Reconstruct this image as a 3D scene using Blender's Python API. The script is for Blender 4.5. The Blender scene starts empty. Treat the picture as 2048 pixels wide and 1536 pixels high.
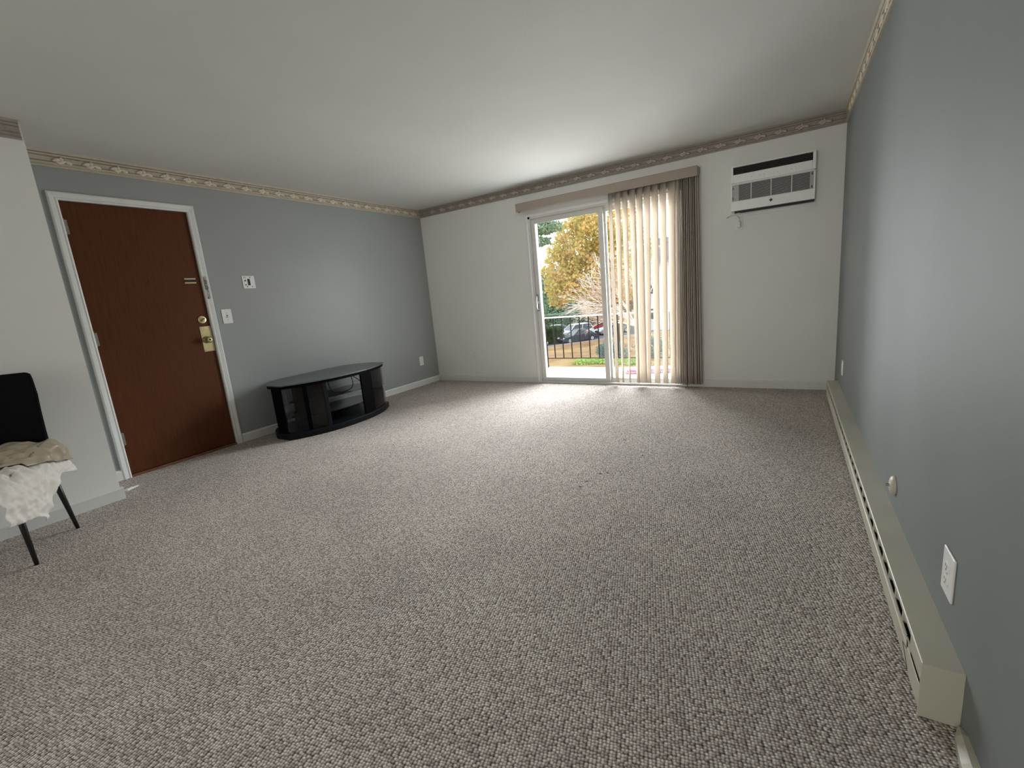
import bpy, bmesh, math, random
import numpy as np
from mathutils import Vector, Matrix
random.seed(7); rng = np.random.default_rng(7)
sc = bpy.context.scene
COL = sc.collection

# ------------------------------------------------------------------ camera
W = 4.868; H = 2.44
cd = bpy.data.cameras.new('camera'); cam = bpy.data.objects.new('camera', cd); COL.objects.link(cam)
R_ = Vector((0.853, 0.513, -0.09)); F_ = Vector((-0.521, 0.832, -0.193))
YAW, PITCH, ROLL = -0.5592, -0.1938, -0.0919
cy_, sy_, cp_, sp_ = math.cos(YAW), math.sin(YAW), math.cos(PITCH), math.sin(PITCH)
F_ = Vector((sy_*cp_, cy_*cp_, sp_)); R0 = Vector((cy_, -sy_, 0)); U0 = R0.cross(F_)
R_ = R0*math.cos(ROLL) + U0*math.sin(ROLL); U_ = -R0*math.sin(ROLL) + U0*math.cos(ROLL)
m = Matrix.Identity(4)
for i in range(3):
    m[i][0] = R_[i]; m[i][1] = U_[i]; m[i][2] = -F_[i]
m[0][3], m[1][3], m[2][3] = -0.3895, -5.1205, 1.1536
cam.matrix_world = m
cd.sensor_fit = 'HORIZONTAL'; cd.sensor_width = 36.0; cd.lens = 899.44/2048*36.0
cd.clip_start = 0.02; cd.clip_end = 400
sc.camera = cam

# ------------------------------------------------------------------ world, lights, exposure
SKY = 3.0
w = bpy.data.worlds.new('overcast_sky'); sc.world = w; w.use_nodes = True
nt = w.node_tree; bg = nt.nodes['Background']
bg.inputs['Color'].default_value = (0.86, 0.93, 1.0, 1); bg.inputs['Strength'].default_value = SKY

def area(name, loc, target, sx, sy, power, color, spread=math.pi):
    l = bpy.data.lights.new(name, 'AREA'); l.shape = 'RECTANGLE'; l.size = sx; l.size_y = sy
    l.energy = power; l.color = color; l.spread = spread
    o = bpy.data.objects.new(name, l); COL.objects.link(o); o.location = loc
    d = Vector(target) - Vector(loc)
    o.rotation_euler = d.to_track_quat('-Z', 'Y').to_euler()
    return o
#LIGHTS
area('sky_daylight', (-1.4, 10.0, 6.6), (-2.4, -1.5, 0.9), 11.0, 5.0, 8500, (0.93, 0.97, 1.0))
wl = area('window_daylight', (-2.64, -0.005, 1.22), (-2.64, -3.0, 1.22), 0.90, 1.50, 32, (0.95, 0.98, 1.0)); wl.visible_camera = False
wl = area('blind_daylight', (-1.78, 0.135, 1.02), (-1.78, -3.0, 1.02), 0.86, 1.90, 140, (0.95, 0.98, 1.0)); wl.visible_camera = False
area('rear_fill_light', (-2.0, -7.9, 1.35), (-1.5, -1.0, 1.45), 3.4, 2.0, 33, (1.0, 0.97, 0.92), math.radians(105))  # added fill light to lift the back wall; no lamp known there
#END

vs = sc.view_settings
vs.view_transform = 'Standard'; vs.look = 'None'; vs.exposure = 0.0; vs.gamma = 1.0; vs.use_curve_mapping = False
sc.cycles.diffuse_bounces = 7; sc.cycles.max_bounces = 14; sc.cycles.transparent_max_bounces = 24
sc.cycles.use_denoising = True
sc.cycles.caustics_reflective = False; sc.cycles.caustics_refractive = False

# ------------------------------------------------------------------ materials
MATS = {}
def nodes(name):
    mt = bpy.data.materials.new(name); mt.use_nodes = True; MATS[name] = mt
    t = mt.node_tree; b = t.nodes['Principled BSDF']
    return mt, t, b
def mat(name, c, rough=0.5, metal=0.0, spec=0.5, var=0.04, scale=30.0, bump=0.0, bscale=200.0, bdist=0.001, stretch=None, c2=None):
    mt, t, b = nodes(name)
    b.inputs['Roughness'].default_value = rough; b.inputs['Metallic'].default_value = metal
    b.inputs['Specular IOR Level'].default_value = spec
    tc = t.nodes.new('ShaderNodeTexCoord'); mp = t.nodes.new('ShaderNodeMapping')
    t.links.new(tc.outputs['Object'], mp.inputs['Vector'])
    if stretch: mp.inputs['Scale'].default_value = stretch
    nz = t.nodes.new('ShaderNodeTexNoise'); nz.inputs['Scale'].default_value = scale; nz.inputs['Detail'].default_value = 4
    t.links.new(mp.outputs[0], nz.inputs['Vector'])
    rp = t.nodes.new('ShaderNodeValToRGB'); t.links.new(nz.outputs['Fac'], rp.inputs[0])
    a = [max(0, v*(1-var)) for v in c]; e = c2 if c2 else [min(1, v*(1+var)) for v in c]
    rp.color_ramp.elements[0].position = 0.32; rp.color_ramp.elements[1].position = 0.68
    rp.color_ramp.elements[0].color = (*a, 1); rp.color_ramp.elements[1].color = (*e, 1)
    t.links.new(rp.outputs[0], b.inputs['Base Color'])
    if bump:
        n2 = t.nodes.new('ShaderNodeTexNoise'); n2.inputs['Scale'].default_value = bscale; n2.inputs['Detail'].default_value = 3
        t.links.new(tc.outputs['Object'], n2.inputs['Vector'])
        bp = t.nodes.new('ShaderNodeBump'); bp.inputs['Strength'].default_value = bump; bp.inputs['Distance'].default_value = bdist
        t.links.new(n2.outputs['Fac'], bp.inputs['Height']); t.links.new(bp.outputs[0], b.inputs['Normal'])
    return mt

M = {}
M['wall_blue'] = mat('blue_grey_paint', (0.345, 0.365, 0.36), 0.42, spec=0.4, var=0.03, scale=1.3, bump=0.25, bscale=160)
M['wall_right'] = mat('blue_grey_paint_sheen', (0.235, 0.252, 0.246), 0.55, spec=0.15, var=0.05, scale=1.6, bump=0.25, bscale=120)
M['wall_pale'] = mat('pale_grey_paint', (0.74, 0.745, 0.71), 0.5, spec=0.35, var=0.02, scale=1.5, bump=0.25, bscale=160)
M['ceil'] = mat('ceiling_paint', (0.61, 0.615, 0.585), 0.75, spec=0.2, var=0.02, scale=2.0, bump=0.5, bscale=90, bdist=0.002)
M['trim'] = mat('white_trim_paint', (0.76, 0.77, 0.75), 0.35, var=0.03, scale=8)
M['trim_grey'] = mat('pale_grey_trim_paint', (0.64, 0.645, 0.62), 0.45, var=0.03, scale=8)
M['crown_l'] = mat('cream_crown_lit', (0.52, 0.465, 0.36), 0.5, var=0.08, scale=25)  # lit copy of the moulding, light put into the colour
M['crown_d'] = mat('taupe_crown_shaded', (0.30, 0.265, 0.225), 0.5, var=0.1, scale=25)  # same moulding darkened, shade put into the colour
M['crown_line'] = mat('brown_crown_glaze', (0.20, 0.165, 0.125), 0.5, var=0.1, scale=25)
M['leaf_l'] = mat('leaf_relief_lit', (0.74, 0.66, 0.54), 0.5, var=0.06)  # leaf colour for the lit copy of the moulding
M['leaf_d'] = mat('leaf_relief_shaded', (0.46, 0.39, 0.34), 0.5, var=0.06)  # leaf colour darkened for the shaded copy of the moulding
M['wood'] = mat('red_brown_veneer', (0.098, 0.030, 0.010), 0.5, spec=0.18, var=0.14, scale=14, stretch=(1, 9, 0.4), c2=(0.116, 0.036, 0.012))
M['sill_wood'] = mat('oak_threshold', (0.20, 0.075, 0.035), 0.5, var=0.2, scale=20)
M['brass'] = mat('polished_brass', (0.80, 0.68, 0.36), 0.32, metal=0.75, var=0.08, scale=20)
M['brass_d'] = mat('dark_brass', (0.30, 0.24, 0.12), 0.35, metal=0.8, var=0.1)
M['steel'] = mat('dull_steel', (0.35, 0.34, 0.32), 0.4, metal=0.8, var=0.15, scale=60)
M['chrome'] = mat('chrome', (0.8, 0.8, 0.8), 0.15, metal=1.0)
M['vinyl'] = mat('white_vinyl', (0.66, 0.66, 0.63), 0.35, var=0.03, scale=6)
M['plast'] = mat('white_plastic', (0.86, 0.865, 0.84), 0.35, var=0.02)
M['plast_g'] = mat('grey_plastic', (0.42, 0.42, 0.41), 0.4, var=0.04)
M['dark'] = mat('dark_void', (0.012, 0.012, 0.014), 0.6, var=0.2)
M['brownslot'] = mat('slot_shadow_metal', (0.035, 0.025, 0.02), 0.6, var=0.2)
M['valance'] = mat('tan_vinyl', (0.36, 0.30, 0.245), 0.55, var=0.03, scale=12)
M['heater'] = mat('cream_enamel', (0.54, 0.52, 0.42), 0.4, var=0.05, scale=5, bump=0.1, bscale=30)
M['black'] = mat('black_laminate', (0.0015, 0.0015, 0.002), 0.5, spec=0.04, var=0.2)
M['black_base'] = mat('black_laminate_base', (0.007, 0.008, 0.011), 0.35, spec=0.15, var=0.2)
M['black_top'] = mat('black_ash_top_sheen', (0.095, 0.104, 0.112), 0.33, spec=0.7, var=0.2, scale=60)  # black top greyed, its sheen put partly into the base colour
M['leather'] = mat('black_leatherette', (0.0022, 0.0022, 0.003), 0.7, spec=0.08, var=0.2, bump=0.3, bscale=250)
M['legm'] = mat('black_chair_metal', (0.010, 0.008, 0.007), 0.35, spec=0.5, var=0.2)
M['rail'] = mat('dark_iron', (0.010, 0.007, 0.005), 0.8, spec=0.1, var=0.2)
M['railtop'] = mat('pale_rail_paint', (0.55, 0.52, 0.5), 0.4, var=0.05)
M['concrete'] = mat('pale_concrete', (0.55, 0.53, 0.50), 0.85, var=0.08, scale=3, bump=0.3, bscale=40, bdist=0.003)
M['asphalt'] = mat('asphalt', (0.10, 0.10, 0.115), 0.9, var=0.1, scale=1)
M['kerb'] = mat('kerb_concrete', (0.45, 0.40, 0.36), 0.9, var=0.08, scale=1)
M['lawn'] = mat('leaf_strewn_lawn', (0.34, 0.19, 0.075), 0.95, var=0.2, scale=0.55, c2=(0.50, 0.33, 0.15), bump=0.6, bscale=6, bdist=0.05)
M['pink'] = mat('pink_cloth', (0.50, 0.24, 0.36), 0.7, var=0.1)
M['hedge'] = mat('hedge_green', (0.035, 0.055, 0.03), 0.8, var=0.3, scale=3, c2=(0.09, 0.12, 0.05))
M['bark'] = mat('pale_bark', (0.70, 0.63, 0.57), 0.9, var=0.2, scale=3)
M['bark_d'] = mat('brown_bark', (0.12, 0.085, 0.06), 0.9, var=0.2, scale=3)
M['house'] = mat('pale_siding', (0.62, 0.63, 0.66), 0.8, var=0.05, scale=0.6)
M['roofm'] = mat('grey_shingle', (0.20, 0.20, 0.22), 0.9, var=0.1, scale=1)
M['carglass'] = mat('tinted_car_glass', (0.03, 0.035, 0.04), 0.08, spec=0.6)
M['tyre'] = mat('tyre_rubber', (0.015, 0.015, 0.016), 0.8)
for k, c in {'car_white': (0.75, 0.76, 0.78), 'car_silver': (0.42, 0.44, 0.47), 'car_red': (0.45, 0.03, 0.04), 'car_navy': (0.02, 0.028, 0.055), 'car_grey': (0.22, 0.24, 0.26)}.items():
    M[k] = mat(k + '_paint', c, 0.25, spec=0.6)
M['lamp'] = mat('headlamp_lens', (0.8, 0.82, 0.85), 0.15)

def leafmat(name, cols, scale=0.5):
    mt, t, b = nodes(name)
    tc = t.nodes.new('ShaderNodeTexCoord')
    nz = t.nodes.new('ShaderNodeTexNoise'); nz.inputs['Scale'].default_value = scale; nz.inputs['Detail'].default_value = 6; nz.inputs['Roughness'].default_value = 0.75
    t.links.new(tc.outputs['Object'], nz.inputs['Vector'])
    rp = t.nodes.new('ShaderNodeValToRGB'); t.links.new(nz.outputs['Fac'], rp.inputs[0])
    el = rp.color_ramp.elements
    while len(el) < len(cols): el.new(0.5)
    for i, c in enumerate(cols):
        el[i].position = 0.3 + 0.4*i/(len(cols)-1); el[i].color = (*c, 1)
    t.nodes.remove(b)
    d = t.nodes.new('ShaderNodeBsdfDiffuse'); tr = t.nodes.new('ShaderNodeBsdfTranslucent'); mx = t.nodes.new('ShaderNodeMixShader')
    mx.inputs[0].default_value = 0.4
    t.links.new(rp.outputs[0], d.inputs[0]); t.links.new(rp.outputs[0], tr.inputs[0])
    t.links.new(d.outputs[0], mx.inputs[1]); t.links.new(tr.outputs[0], mx.inputs[2])
    t.links.new(mx.outputs[0], t.nodes['Material Output'].inputs[0])
    return mt
M['maple'] = leafmat('autumn_maple_leaves', [(0.66, 0.24, 0.12), (0.80, 0.46, 0.18), (0.82, 0.60, 0.24), (0.56, 0.56, 0.22), (0.80, 0.52, 0.26), (0.74, 0.60, 0.48)], 0.35)
M['pine'] = leafmat('pine_needles', [(0.16, 0.26, 0.16), (0.30, 0.42, 0.28), (0.46, 0.56, 0.42)], 0.6)
M['spruce'] = leafmat('spruce_needles', [(0.14, 0.24, 0.17), (0.27, 0.40, 0.28), (0.42, 0.52, 0.38)], 0.5)
M['juniper'] = leafmat('juniper_needles', [(0.10, 0.17, 0.16), (0.22, 0.32, 0.30), (0.35, 0.44, 0.38)], 1.5)
M['wood_far'] = leafmat('brown_woodland', [(0.22, 0.15, 0.09), (0.42, 0.28, 0.15), (0.50, 0.38, 0.25), (0.30, 0.28, 0.16)], 0.25)
M['pinkleaf'] = leafmat('russet_leaves', [(0.42, 0.24, 0.17), (0.62, 0.42, 0.28), (0.60, 0.55, 0.40)], 0.8)
M['ground'] = leafmat('groundcover_leaves', [(0.25, 0.40, 0.08), (0.45, 0.62, 0.18), (0.60, 0.72, 0.30)], 1.5)
M['hedgeleaf'] = leafmat('hedge_leaves', [(0.04, 0.07, 0.035), (0.08, 0.12, 0.05), (0.22, 0.28, 0.10)], 1.2)

def glass_mat(name, tint=(0.97, 0.98, 0.98), rough=0.0, refl=1.0):
    mt, t, b = nodes(name); t.nodes.remove(b)
    fr = t.nodes.new('ShaderNodeFresnel'); fr.inputs[0].default_value = 1.45
    tr = t.nodes.new('ShaderNodeBsdfTransparent'); tr.inputs[0].default_value = (*tint, 1)
    gl = t.nodes.new('ShaderNodeBsdfGlossy'); gl.inputs['Roughness'].default_value = rough
    gl.inputs[0].default_value = (refl, refl, refl, 1)
    mx = t.nodes.new('ShaderNodeMixShader')
    t.links.new(fr.outputs[0], mx.inputs[0]); t.links.new(tr.outputs[0], mx.inputs[1]); t.links.new(gl.outputs[0], mx.inputs[2])
    t.links.new(mx.outputs[0], t.nodes['Material Output'].inputs[0])
    return mt
M['glass'] = glass_mat('window_glass')
M['smoke'] = glass_mat('smoked_glass', (0.66, 0.67, 0.69), 0.03, 0.5)
M['shelfglass'] = glass_mat('shelf_glass', (0.80, 0.84, 0.86), 0.02)

def cloth_mat(name, c, trans=0.35, c2=None, rough=0.8, sheen=0.0):
    mt, t, b = nodes(name)
    tc = t.nodes.new('ShaderNodeTexCoord'); nz = t.nodes.new('ShaderNodeTexNoise'); nz.inputs['Scale'].default_value = 60
    t.links.new(tc.outputs['Object'], nz.inputs['Vector'])
    rp = t.nodes.new('ShaderNodeValToRGB'); t.links.new(nz.outputs['Fac'], rp.inputs[0])
    rp.color_ramp.elements[0].color = (*[v*0.95 for v in c], 1); rp.color_ramp.elements[1].color = (*[min(1, v*1.04) for v in c], 1)
    t.links.new(rp.outputs[0], b.inputs['Base Color']); b.inputs['Roughness'].default_value = rough
    if trans:
        tr = t.nodes.new('ShaderNodeBsdfTranslucent'); t.links.new(rp.outputs[0], tr.inputs[0])
        mx = t.nodes.new('ShaderNodeMixShader'); mx.inputs[0].default_value = trans
        t.links.new(b.outputs[0], mx.inputs[1]); t.links.new(tr.outputs[0], mx.inputs[2])
        t.links.new(mx.outputs[0], t.nodes['Material Output'].inputs[0])
    return mt
M['vane'] = cloth_mat('cream_blind_fabric', (0.58, 0.52, 0.45), 0.36)
M['satin'] = cloth_mat('tan_satin', (0.42, 0.36, 0.27), 0.0, rough=0.28)
M['white_cloth'] = cloth_mat('white_cotton', (0.80, 0.76, 0.70), 0.1)

def carpet_mat():
    mt, t, b = nodes('berber_carpet')
    b.inputs['Roughness'].default_value = 0.95; b.inputs['Specular IOR Level'].default_value = 0.15
    N = t.nodes.new; L = t.links.new
    tc = N('ShaderNodeTexCoord'); mp = N('ShaderNodeMapping'); mp.inputs['Rotation'].default_value = (0, 0, math.radians(-12)); mp.inputs['Scale'].default_value = (104, 128, 1)
    L(tc.outputs['Object'], mp.inputs['Vector'])
    vo = N('ShaderNodeTexVoronoi'); vo.inputs['Scale'].default_value = 1.0; vo.inputs['Randomness'].default_value = 0.42; vo.voronoi_dimensions = '2D'
    L(mp.outputs[0], vo.inputs['Vector'])
    r1 = N('ShaderNodeValToRGB'); L(vo.outputs['Distance'], r1.inputs[0])
    r1.color_ramp.elements[0].position = 0.22; r1.color_ramp.elements[0].color = (1, 1, 1, 1)
    r1.color_ramp.elements[1].position = 0.72; r1.color_ramp.elements[1].color = (0.085, 0.068, 0.06, 1)  # pits between loops darkened, their shade painted into the colour
    sep = N('ShaderNodeSeparateColor'); L(vo.outputs['Color'], sep.inputs[0])
    r2 = N('ShaderNodeValToRGB'); L(sep.outputs[0], r2.inputs[0])
    r2.color_ramp.elements[0].position = 0.0; r2.color_ramp.elements[0].color = (0.52, 0.455, 0.41, 1)
    r2.color_ramp.elements[1].position = 1.0; r2.color_ramp.elements[1].color = (1.0, 0.935, 0.87, 1)
    mx = N('ShaderNodeMix'); mx.data_type = 'RGBA'; mx.blend_type = 'MULTIPLY'; mx.inputs[0].default_value = 1.0
    L(r2.outputs[0], mx.inputs[6]); L(r1.outputs[0], mx.inputs[7])
    nz = N('ShaderNodeTexNoise'); nz.inputs['Scale'].default_value = 1.6; nz.inputs['Detail'].default_value = 5; nz.inputs['Roughness'].default_value = 0.65
    L(tc.outputs['Object'], nz.inputs['Vector'])
    r3 = N('ShaderNodeValToRGB'); L(nz.outputs['Fac'], r3.inputs[0])
    r3.color_ramp.elements[0].position = 0.3; r3.color_ramp.elements[0].color = (0.86, 0.84, 0.83, 1)
    r3.color_ramp.elements[1].position = 0.7; r3.color_ramp.elements[1].color = (1.04, 1.02, 1.0, 1)
    m2 = N('ShaderNodeMix'); m2.data_type = 'RGBA'; m2.blend_type = 'MULTIPLY'; m2.inputs[0].default_value = 1.0
    L(mx.outputs[2], m2.inputs[6]); L(r3.outputs[0], m2.inputs[7])
    L(m2.outputs[2], b.inputs['Base Color'])
    bp = N('ShaderNodeBump'); bp.invert = True; bp.inputs['Strength'].default_value = 1.0; bp.inputs['Distance'].default_value = 0.007
    L(vo.outputs['Distance'], bp.inputs['Height']); L(bp.outputs[0], b.inputs['Normal'])
    return mt
M['carpet'] = carpet_mat()

# ------------------------------------------------------------------ builders
ORG = {}
def put(name, verts, faces, mt, parent=None, loc=None, smooth=False):
    """verts are world coordinates; the object sits at loc (or at its parent's place)"""
    org = Vector(loc) if loc is not None else (ORG[parent.name] if parent else Vector((0, 0, 0)))
    me = bpy.data.meshes.new(name)
    me.from_pydata([tuple(Vector(v)-org) for v in verts], [], faces)
    me.materials.append(mt); me.update()
    if smooth:
        me.polygons.foreach_set('use_smooth', [True]*len(me.polygons))
    o = bpy.data.objects.new(name, me); COL.objects.link(o)
    if parent:
        o.parent = parent; o.location = org-ORG[parent.name]
    else: o.location = org
    ORG[o.name] = org.copy()
    return o
def fix(o):
    bm = bmesh.new(); bm.from_mesh(o.data); bmesh.ops.recalc_face_normals(bm, faces=bm.faces); bm.to_mesh(o.data); bm.free()
    return o
class G:
    def __init__(s): s.v = []; s.f = []
    def box(s, x0, x1, y0, y1, z0, z1, rot=None):
        n = len(s.v)
        p = [(x, y, z) for z in (z0, z1) for y in (y0, y1) for x in (x0, x1)]
        if rot:
            a, cx, cyy = rot; c, d = math.cos(a), math.sin(a)
            p = [(cx+(x-cx)*c-(y-cyy)*d, cyy+(x-cx)*d+(y-cyy)*c, z) for x, y, z in p]
        s.v += p
        s.f += [tuple(n+i for i in q) for q in ((0, 2, 3, 1), (4, 5, 7, 6), (0, 1, 5, 4), (2, 6, 7, 3), (0, 4, 6, 2), (1, 3, 7, 5))]
        return s
    def loft(s, rings, cap=True, closed=True):
        n = len(s.v); k = len(rings[0])
        for r in rings: s.v += [tuple(p) for p in r]
        for i in range(len(rings)-1):
            for j in range(k if closed else k-1):
                a, b = n+i*k+j, n+i*k+(j+1) % k
                s.f.append((a, b, b+k, a+k))
        if cap and closed:
            s.f.append(tuple(n+j for j in range(k))[::-1]); s.f.append(tuple(n+(len(rings)-1)*k+j for j in range(k)))
        return s
    def prism(s, poly, z0, z1):
        return s.loft([[(x, y, z0) for x, y in poly], [(x, y, z1) for x, y in poly]])
    def tube(s, pts, r, k=8, r2=None):
        pts = [Vector(p) for p in pts]; rings = []
        for i, p in enumerate(pts):
            d = (pts[min(i+1, len(pts)-1)]-pts[max(i-1, 0)]).normalized()
            a = Vector((0, 0, 1)) if abs(d.z) < 0.9 else Vector((1, 0, 0))
            e1 = d.cross(a).normalized(); e2 = d.cross(e1)
            rr = r if r2 is None else r+(r2-r)*i/(len(pts)-1)
            rings.append([p+e1*rr*math.cos(2*math.pi*j/k)+e2*rr*math.sin(2*math.pi*j/k) for j in range(k)])
        return s.loft(rings)
    def lathe(s, c, axis, prof, k=24):
        """prof: (offset along axis, radius)"""
        c = Vector(c); d = Vector(axis).normalized(); a = Vector((0, 0, 1)) if abs(d.z) < 0.9 else Vector((1, 0, 0))
        e1 = d.cross(a).normalized(); e2 = d.cross(e1)
        return s.loft([[c+d*h+e1*q*math.cos(2*math.pi*j/k)+e2*q*math.sin(2*math.pi*j/k) for j in range(k)] for h, q in prof])
    def out(s, name, mt, parent=None, loc=None, smooth=False, bevel=0.0, seg=2):
        o = fix(put(name, s.v, s.f, mt, parent, loc, smooth))
        if bevel:
            b = o.modifiers.new('bevel', 'BEVEL'); b.width = bevel; b.segments = seg; b.limit_method = 'ANGLE'
        return o
def thing(name, label, cat, loc, group=None, kind=None):
    o = bpy.data.objects.new(name, None); COL.objects.link(o); o.location = loc; ORG[o.name] = Vector(loc)
    o.empty_display_size = 0.1
    return tag(o, label, cat, group, kind)
def tag(o, label=None, cat=None, group=None, kind=None):
    if label: o['label'] = label
    if cat: o['category'] = cat
    if group: o['group'] = group
    if kind: o['kind'] = kind
    return o
def link_copy(src, name, parent, loc):
    c = src.copy(); c.name = name; COL.objects.link(c); c.parent = parent; c.location = loc
    return c
S = 'structure'

# ------------------------------------------------------------------ room shell
RB = -8.0       # wall behind the camera
PX, PY = -4.3635, -4.0602     # partition corner
tag(G().box(-W-0.2, 0.2, RB-0.2, 0.2, -0.15, 0).out('floor', M['carpet']), 'greyish beige looped carpet with small dark stains', 'carpet', kind=S)
tag(G().box(-W-0.2, 0.2, RB-0.2, 0.2, H, H+0.15).out('ceiling', M['ceil']), 'plain off-white ceiling with fine orange-peel texture', 'ceiling', kind=S)
DY0, DY1, DZ = -3.850, -2.995, 2.125   # door opening
g = G(); g.box(-W-0.2, -W, DY1, 0.2, 0, H); g.box(-W-0.2, -W, PY, DY0, 0, H); g.box(-W-0.2, -W, DY0, DY1, DZ, H)
g.box(-W-0.24, -W-0.2, DY0-0.1, DY1+0.1, 0, DZ+0.1)
tag(g.out('wall_left', M['wall_blue']), 'blue-grey painted wall holding the brown entry door', 'wall', kind=S)
OX0, OX1, OZ = -3.150, -1.320, 2.075
g = G(); g.box(-W, OX0, 0, 0.2, 0, H); g.box(OX1, 0.2, 0, 0.2, 0, H); g.box(OX0, OX1, 0, 0.2, OZ, H)
tag(g.out('wall_back', M['wall_pale']), 'pale grey wall around the sliding glass door', 'wall', kind=S)
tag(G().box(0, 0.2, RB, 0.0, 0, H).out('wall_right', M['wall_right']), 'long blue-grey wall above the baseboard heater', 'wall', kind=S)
tag(G().box(-W-0.2, PX, RB, PY, 0, H).out('wall_partition', M['wall_pale']), 'pale grey wall end behind the black chair', 'wall', kind=S)
tag(G().box(PX, 0.2, RB-0.2, RB, 0, H).out('wall_front', M['wall_pale']), 'pale grey wall facing the sliding glass door', 'wall', kind=S)

# baseboards
def base_prof(p0, p1, n, h=0.082, t=0.013):
    """baseboard from p0 to p1 (xy), n = outward direction"""
    p0, p1, n = Vector((*p0, 0)), Vector((*p1, 0)), Vector((*n, 0)); g = G()
    pr = [(0, 0), (t, 0), (t, h-0.014), (t*0.45, h-0.003), (0, h)]
    return g.loft([[p+n*a+Vector((0, 0, b)) for a, b in pr] for p in (p0, p1)])
o = base_prof((-W, -2.9555), (-W, 0), (1, 0)).out('baseboard_left', M['trim']); tag(o, 'white baseboard behind the black television stand', 'baseboard', kind=S)
o = base_prof((-W, -4.06), (-W, -3.8915), (1, 0)).out('baseboard_entry', M['trim']); tag(o, 'short white baseboard piece between wall end and entry door', 'baseboard', kind=S)
g = base_prof((-W, 0), (-3.186, 0), (0, -1), 0.078); g2 = base_prof((-1.283, 0), (0, 0), (0, -1), 0.078)
o = g.out('baseboard_back', M['trim_grey']); tag(o, 'grey painted baseboard left of the sliding door', 'baseboard', kind=S)
o = g2.out('baseboard_back', M['trim_grey']); tag(o, 'grey painted baseboard right of the sliding door', 'baseboard', kind=S)
g = base_prof((PX, PY+0.014), (PX, RB), (1, 0), 0.088, 0.016)
o = g.out('baseboard_partition', M['trim_grey']); tag(o, 'pale grey baseboard behind the black chair legs', 'baseboard', kind=S)
g = G().loft([[(-x, y, z) for x, z in ((0, 0), (ww, 0), (ww, hh*0.6), (ww*0.5, hh), (0, hh))] for y, ww, hh in ((-3.806, 0.008, 0.012), (-3.85, 0.022, 0.03), (-3.93, 0.03, 0.034), (-8.0, 0.03, 0.034))])
o = g.out('baseboard_right', M['heater']); tag(o, 'low cream floor moulding beyond the near end of the heater', 'moulding', kind=S)

# crown mouldings with leaf relief
def crown(name, label, p0, p1, n, mt, leafm, starts, dirv):
    p0, p1, n = Vector((*p0, 0)), Vector((*p1, 0)), Vector((*n, 0)); z0 = H-0.106
    pr = [(0, z0), (0.011, z0), (0.013, z0+0.006), (0.011, z0+0.014), (0.008, z0+0.018), (0.008, z0+0.078), (0.013, z0+0.084), (0.016, z0+0.092), (0.026, z0+0.106), (0, z0+0.106)]
    o = G().loft([[p+n*a+Vector((0, 0, b)) for a, b in pr] for p in (p0, p1)]).out(name, mt)
    tag(o, label, 'moulding', kind=S)
    d = (p1-p0).normalized()
    # fine raised brown lines
    gl = G()
    for zz in (0.034, 0.070):
        gl.loft([[p+n*a+Vector((0, 0, z0+b)) for a, b in ((0.008, zz), (0.0105, zz+0.001), (0.0105, zz+0.004), (0.008, zz+0.005))] for p in (p0, p1)])
    gl.out('raised_line', M['crown_line'], o)
    gl = G()
    gl.loft([[p+n*a+Vector((0, 0, z0+b)) for a, b in ((0.0135, 0.086), (0.0175, 0.0915), (0.0165, 0.093), (0.0125, 0.0875))] for p in (p0, p1)])
    gl.out('raised_line', M['crown_line'], o)
    # leaf motif
    def motif():
        g = G(); c = p0+d*starts[0]
        for (u, v, a, L_, w_) in ((-0.030, 0.046, 0.35, 0.034, 0.015), (0.0, 0.060, 1.4, 0.022, 0.015), (0.030, 0.052, -0.35, 0.034, 0.015), (0.0, 0.042, 2.9, 0.030, 0.014), (0.020, 0.036, -2.6, 0.024, 0.012)):
            ring = []
            for k in range(8):
                t_ = 2*math.pi*k/8
                x = math.cos(t_)*L_; y = math.sin(t_)*w_*(1-0.35*math.cos(t_))
                X = u+x*math.cos(a)-y*math.sin(a); Y = v+x*math.sin(a)+y*math.cos(a)
                ring.append(c+d*X+n*0.007+Vector((0, 0, z0+Y)))
            cc = c+d*u+n*0.017+Vector((0, 0, z0+v))
            g.loft([ring, [cc+(q-cc)*0.55+n*0.0 for q in [Vector(r)+n*0.008 for r in ring]], [cc+(Vector(r)-cc)*0.12 for r in ring]])
        return g
    first = motif().out('leaf_relief', leafm, o, smooth=True)
    for s_ in starts[1:]:
        link_copy(first, 'leaf_relief', o, d*(s_-starts[0]))
    return o
Lw = [0.62+0.165*k for k in range(21)]
crown('trim_1', 'leaf-patterned crown moulding in its lit cream tone above the entry door wall', (-W, 0), (-W, PY), (1, 0), M['crown_l'], M['leaf_l'], [0.13+0.165*k for k in range(23)], 1)
crown('trim_2', 'leaf-patterned crown moulding in a shaded taupe tone above the sliding glass door', (0, 0), (-W, 0), (0, -1), M['crown_d'], M['leaf_d'], [0.16+0.165*k for k in range(28)], 1)
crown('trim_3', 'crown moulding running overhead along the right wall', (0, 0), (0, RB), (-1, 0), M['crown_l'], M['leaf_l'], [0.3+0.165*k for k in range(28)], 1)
crown('trim_4', 'short crown moulding in the shaded taupe tone at upper left above the wall end', (PX, PY-0.01), (PX, RB), (1, 0), M['crown_d'], M['leaf_d'], [0.14+0.165*k for k in range(20)], 1)

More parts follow.
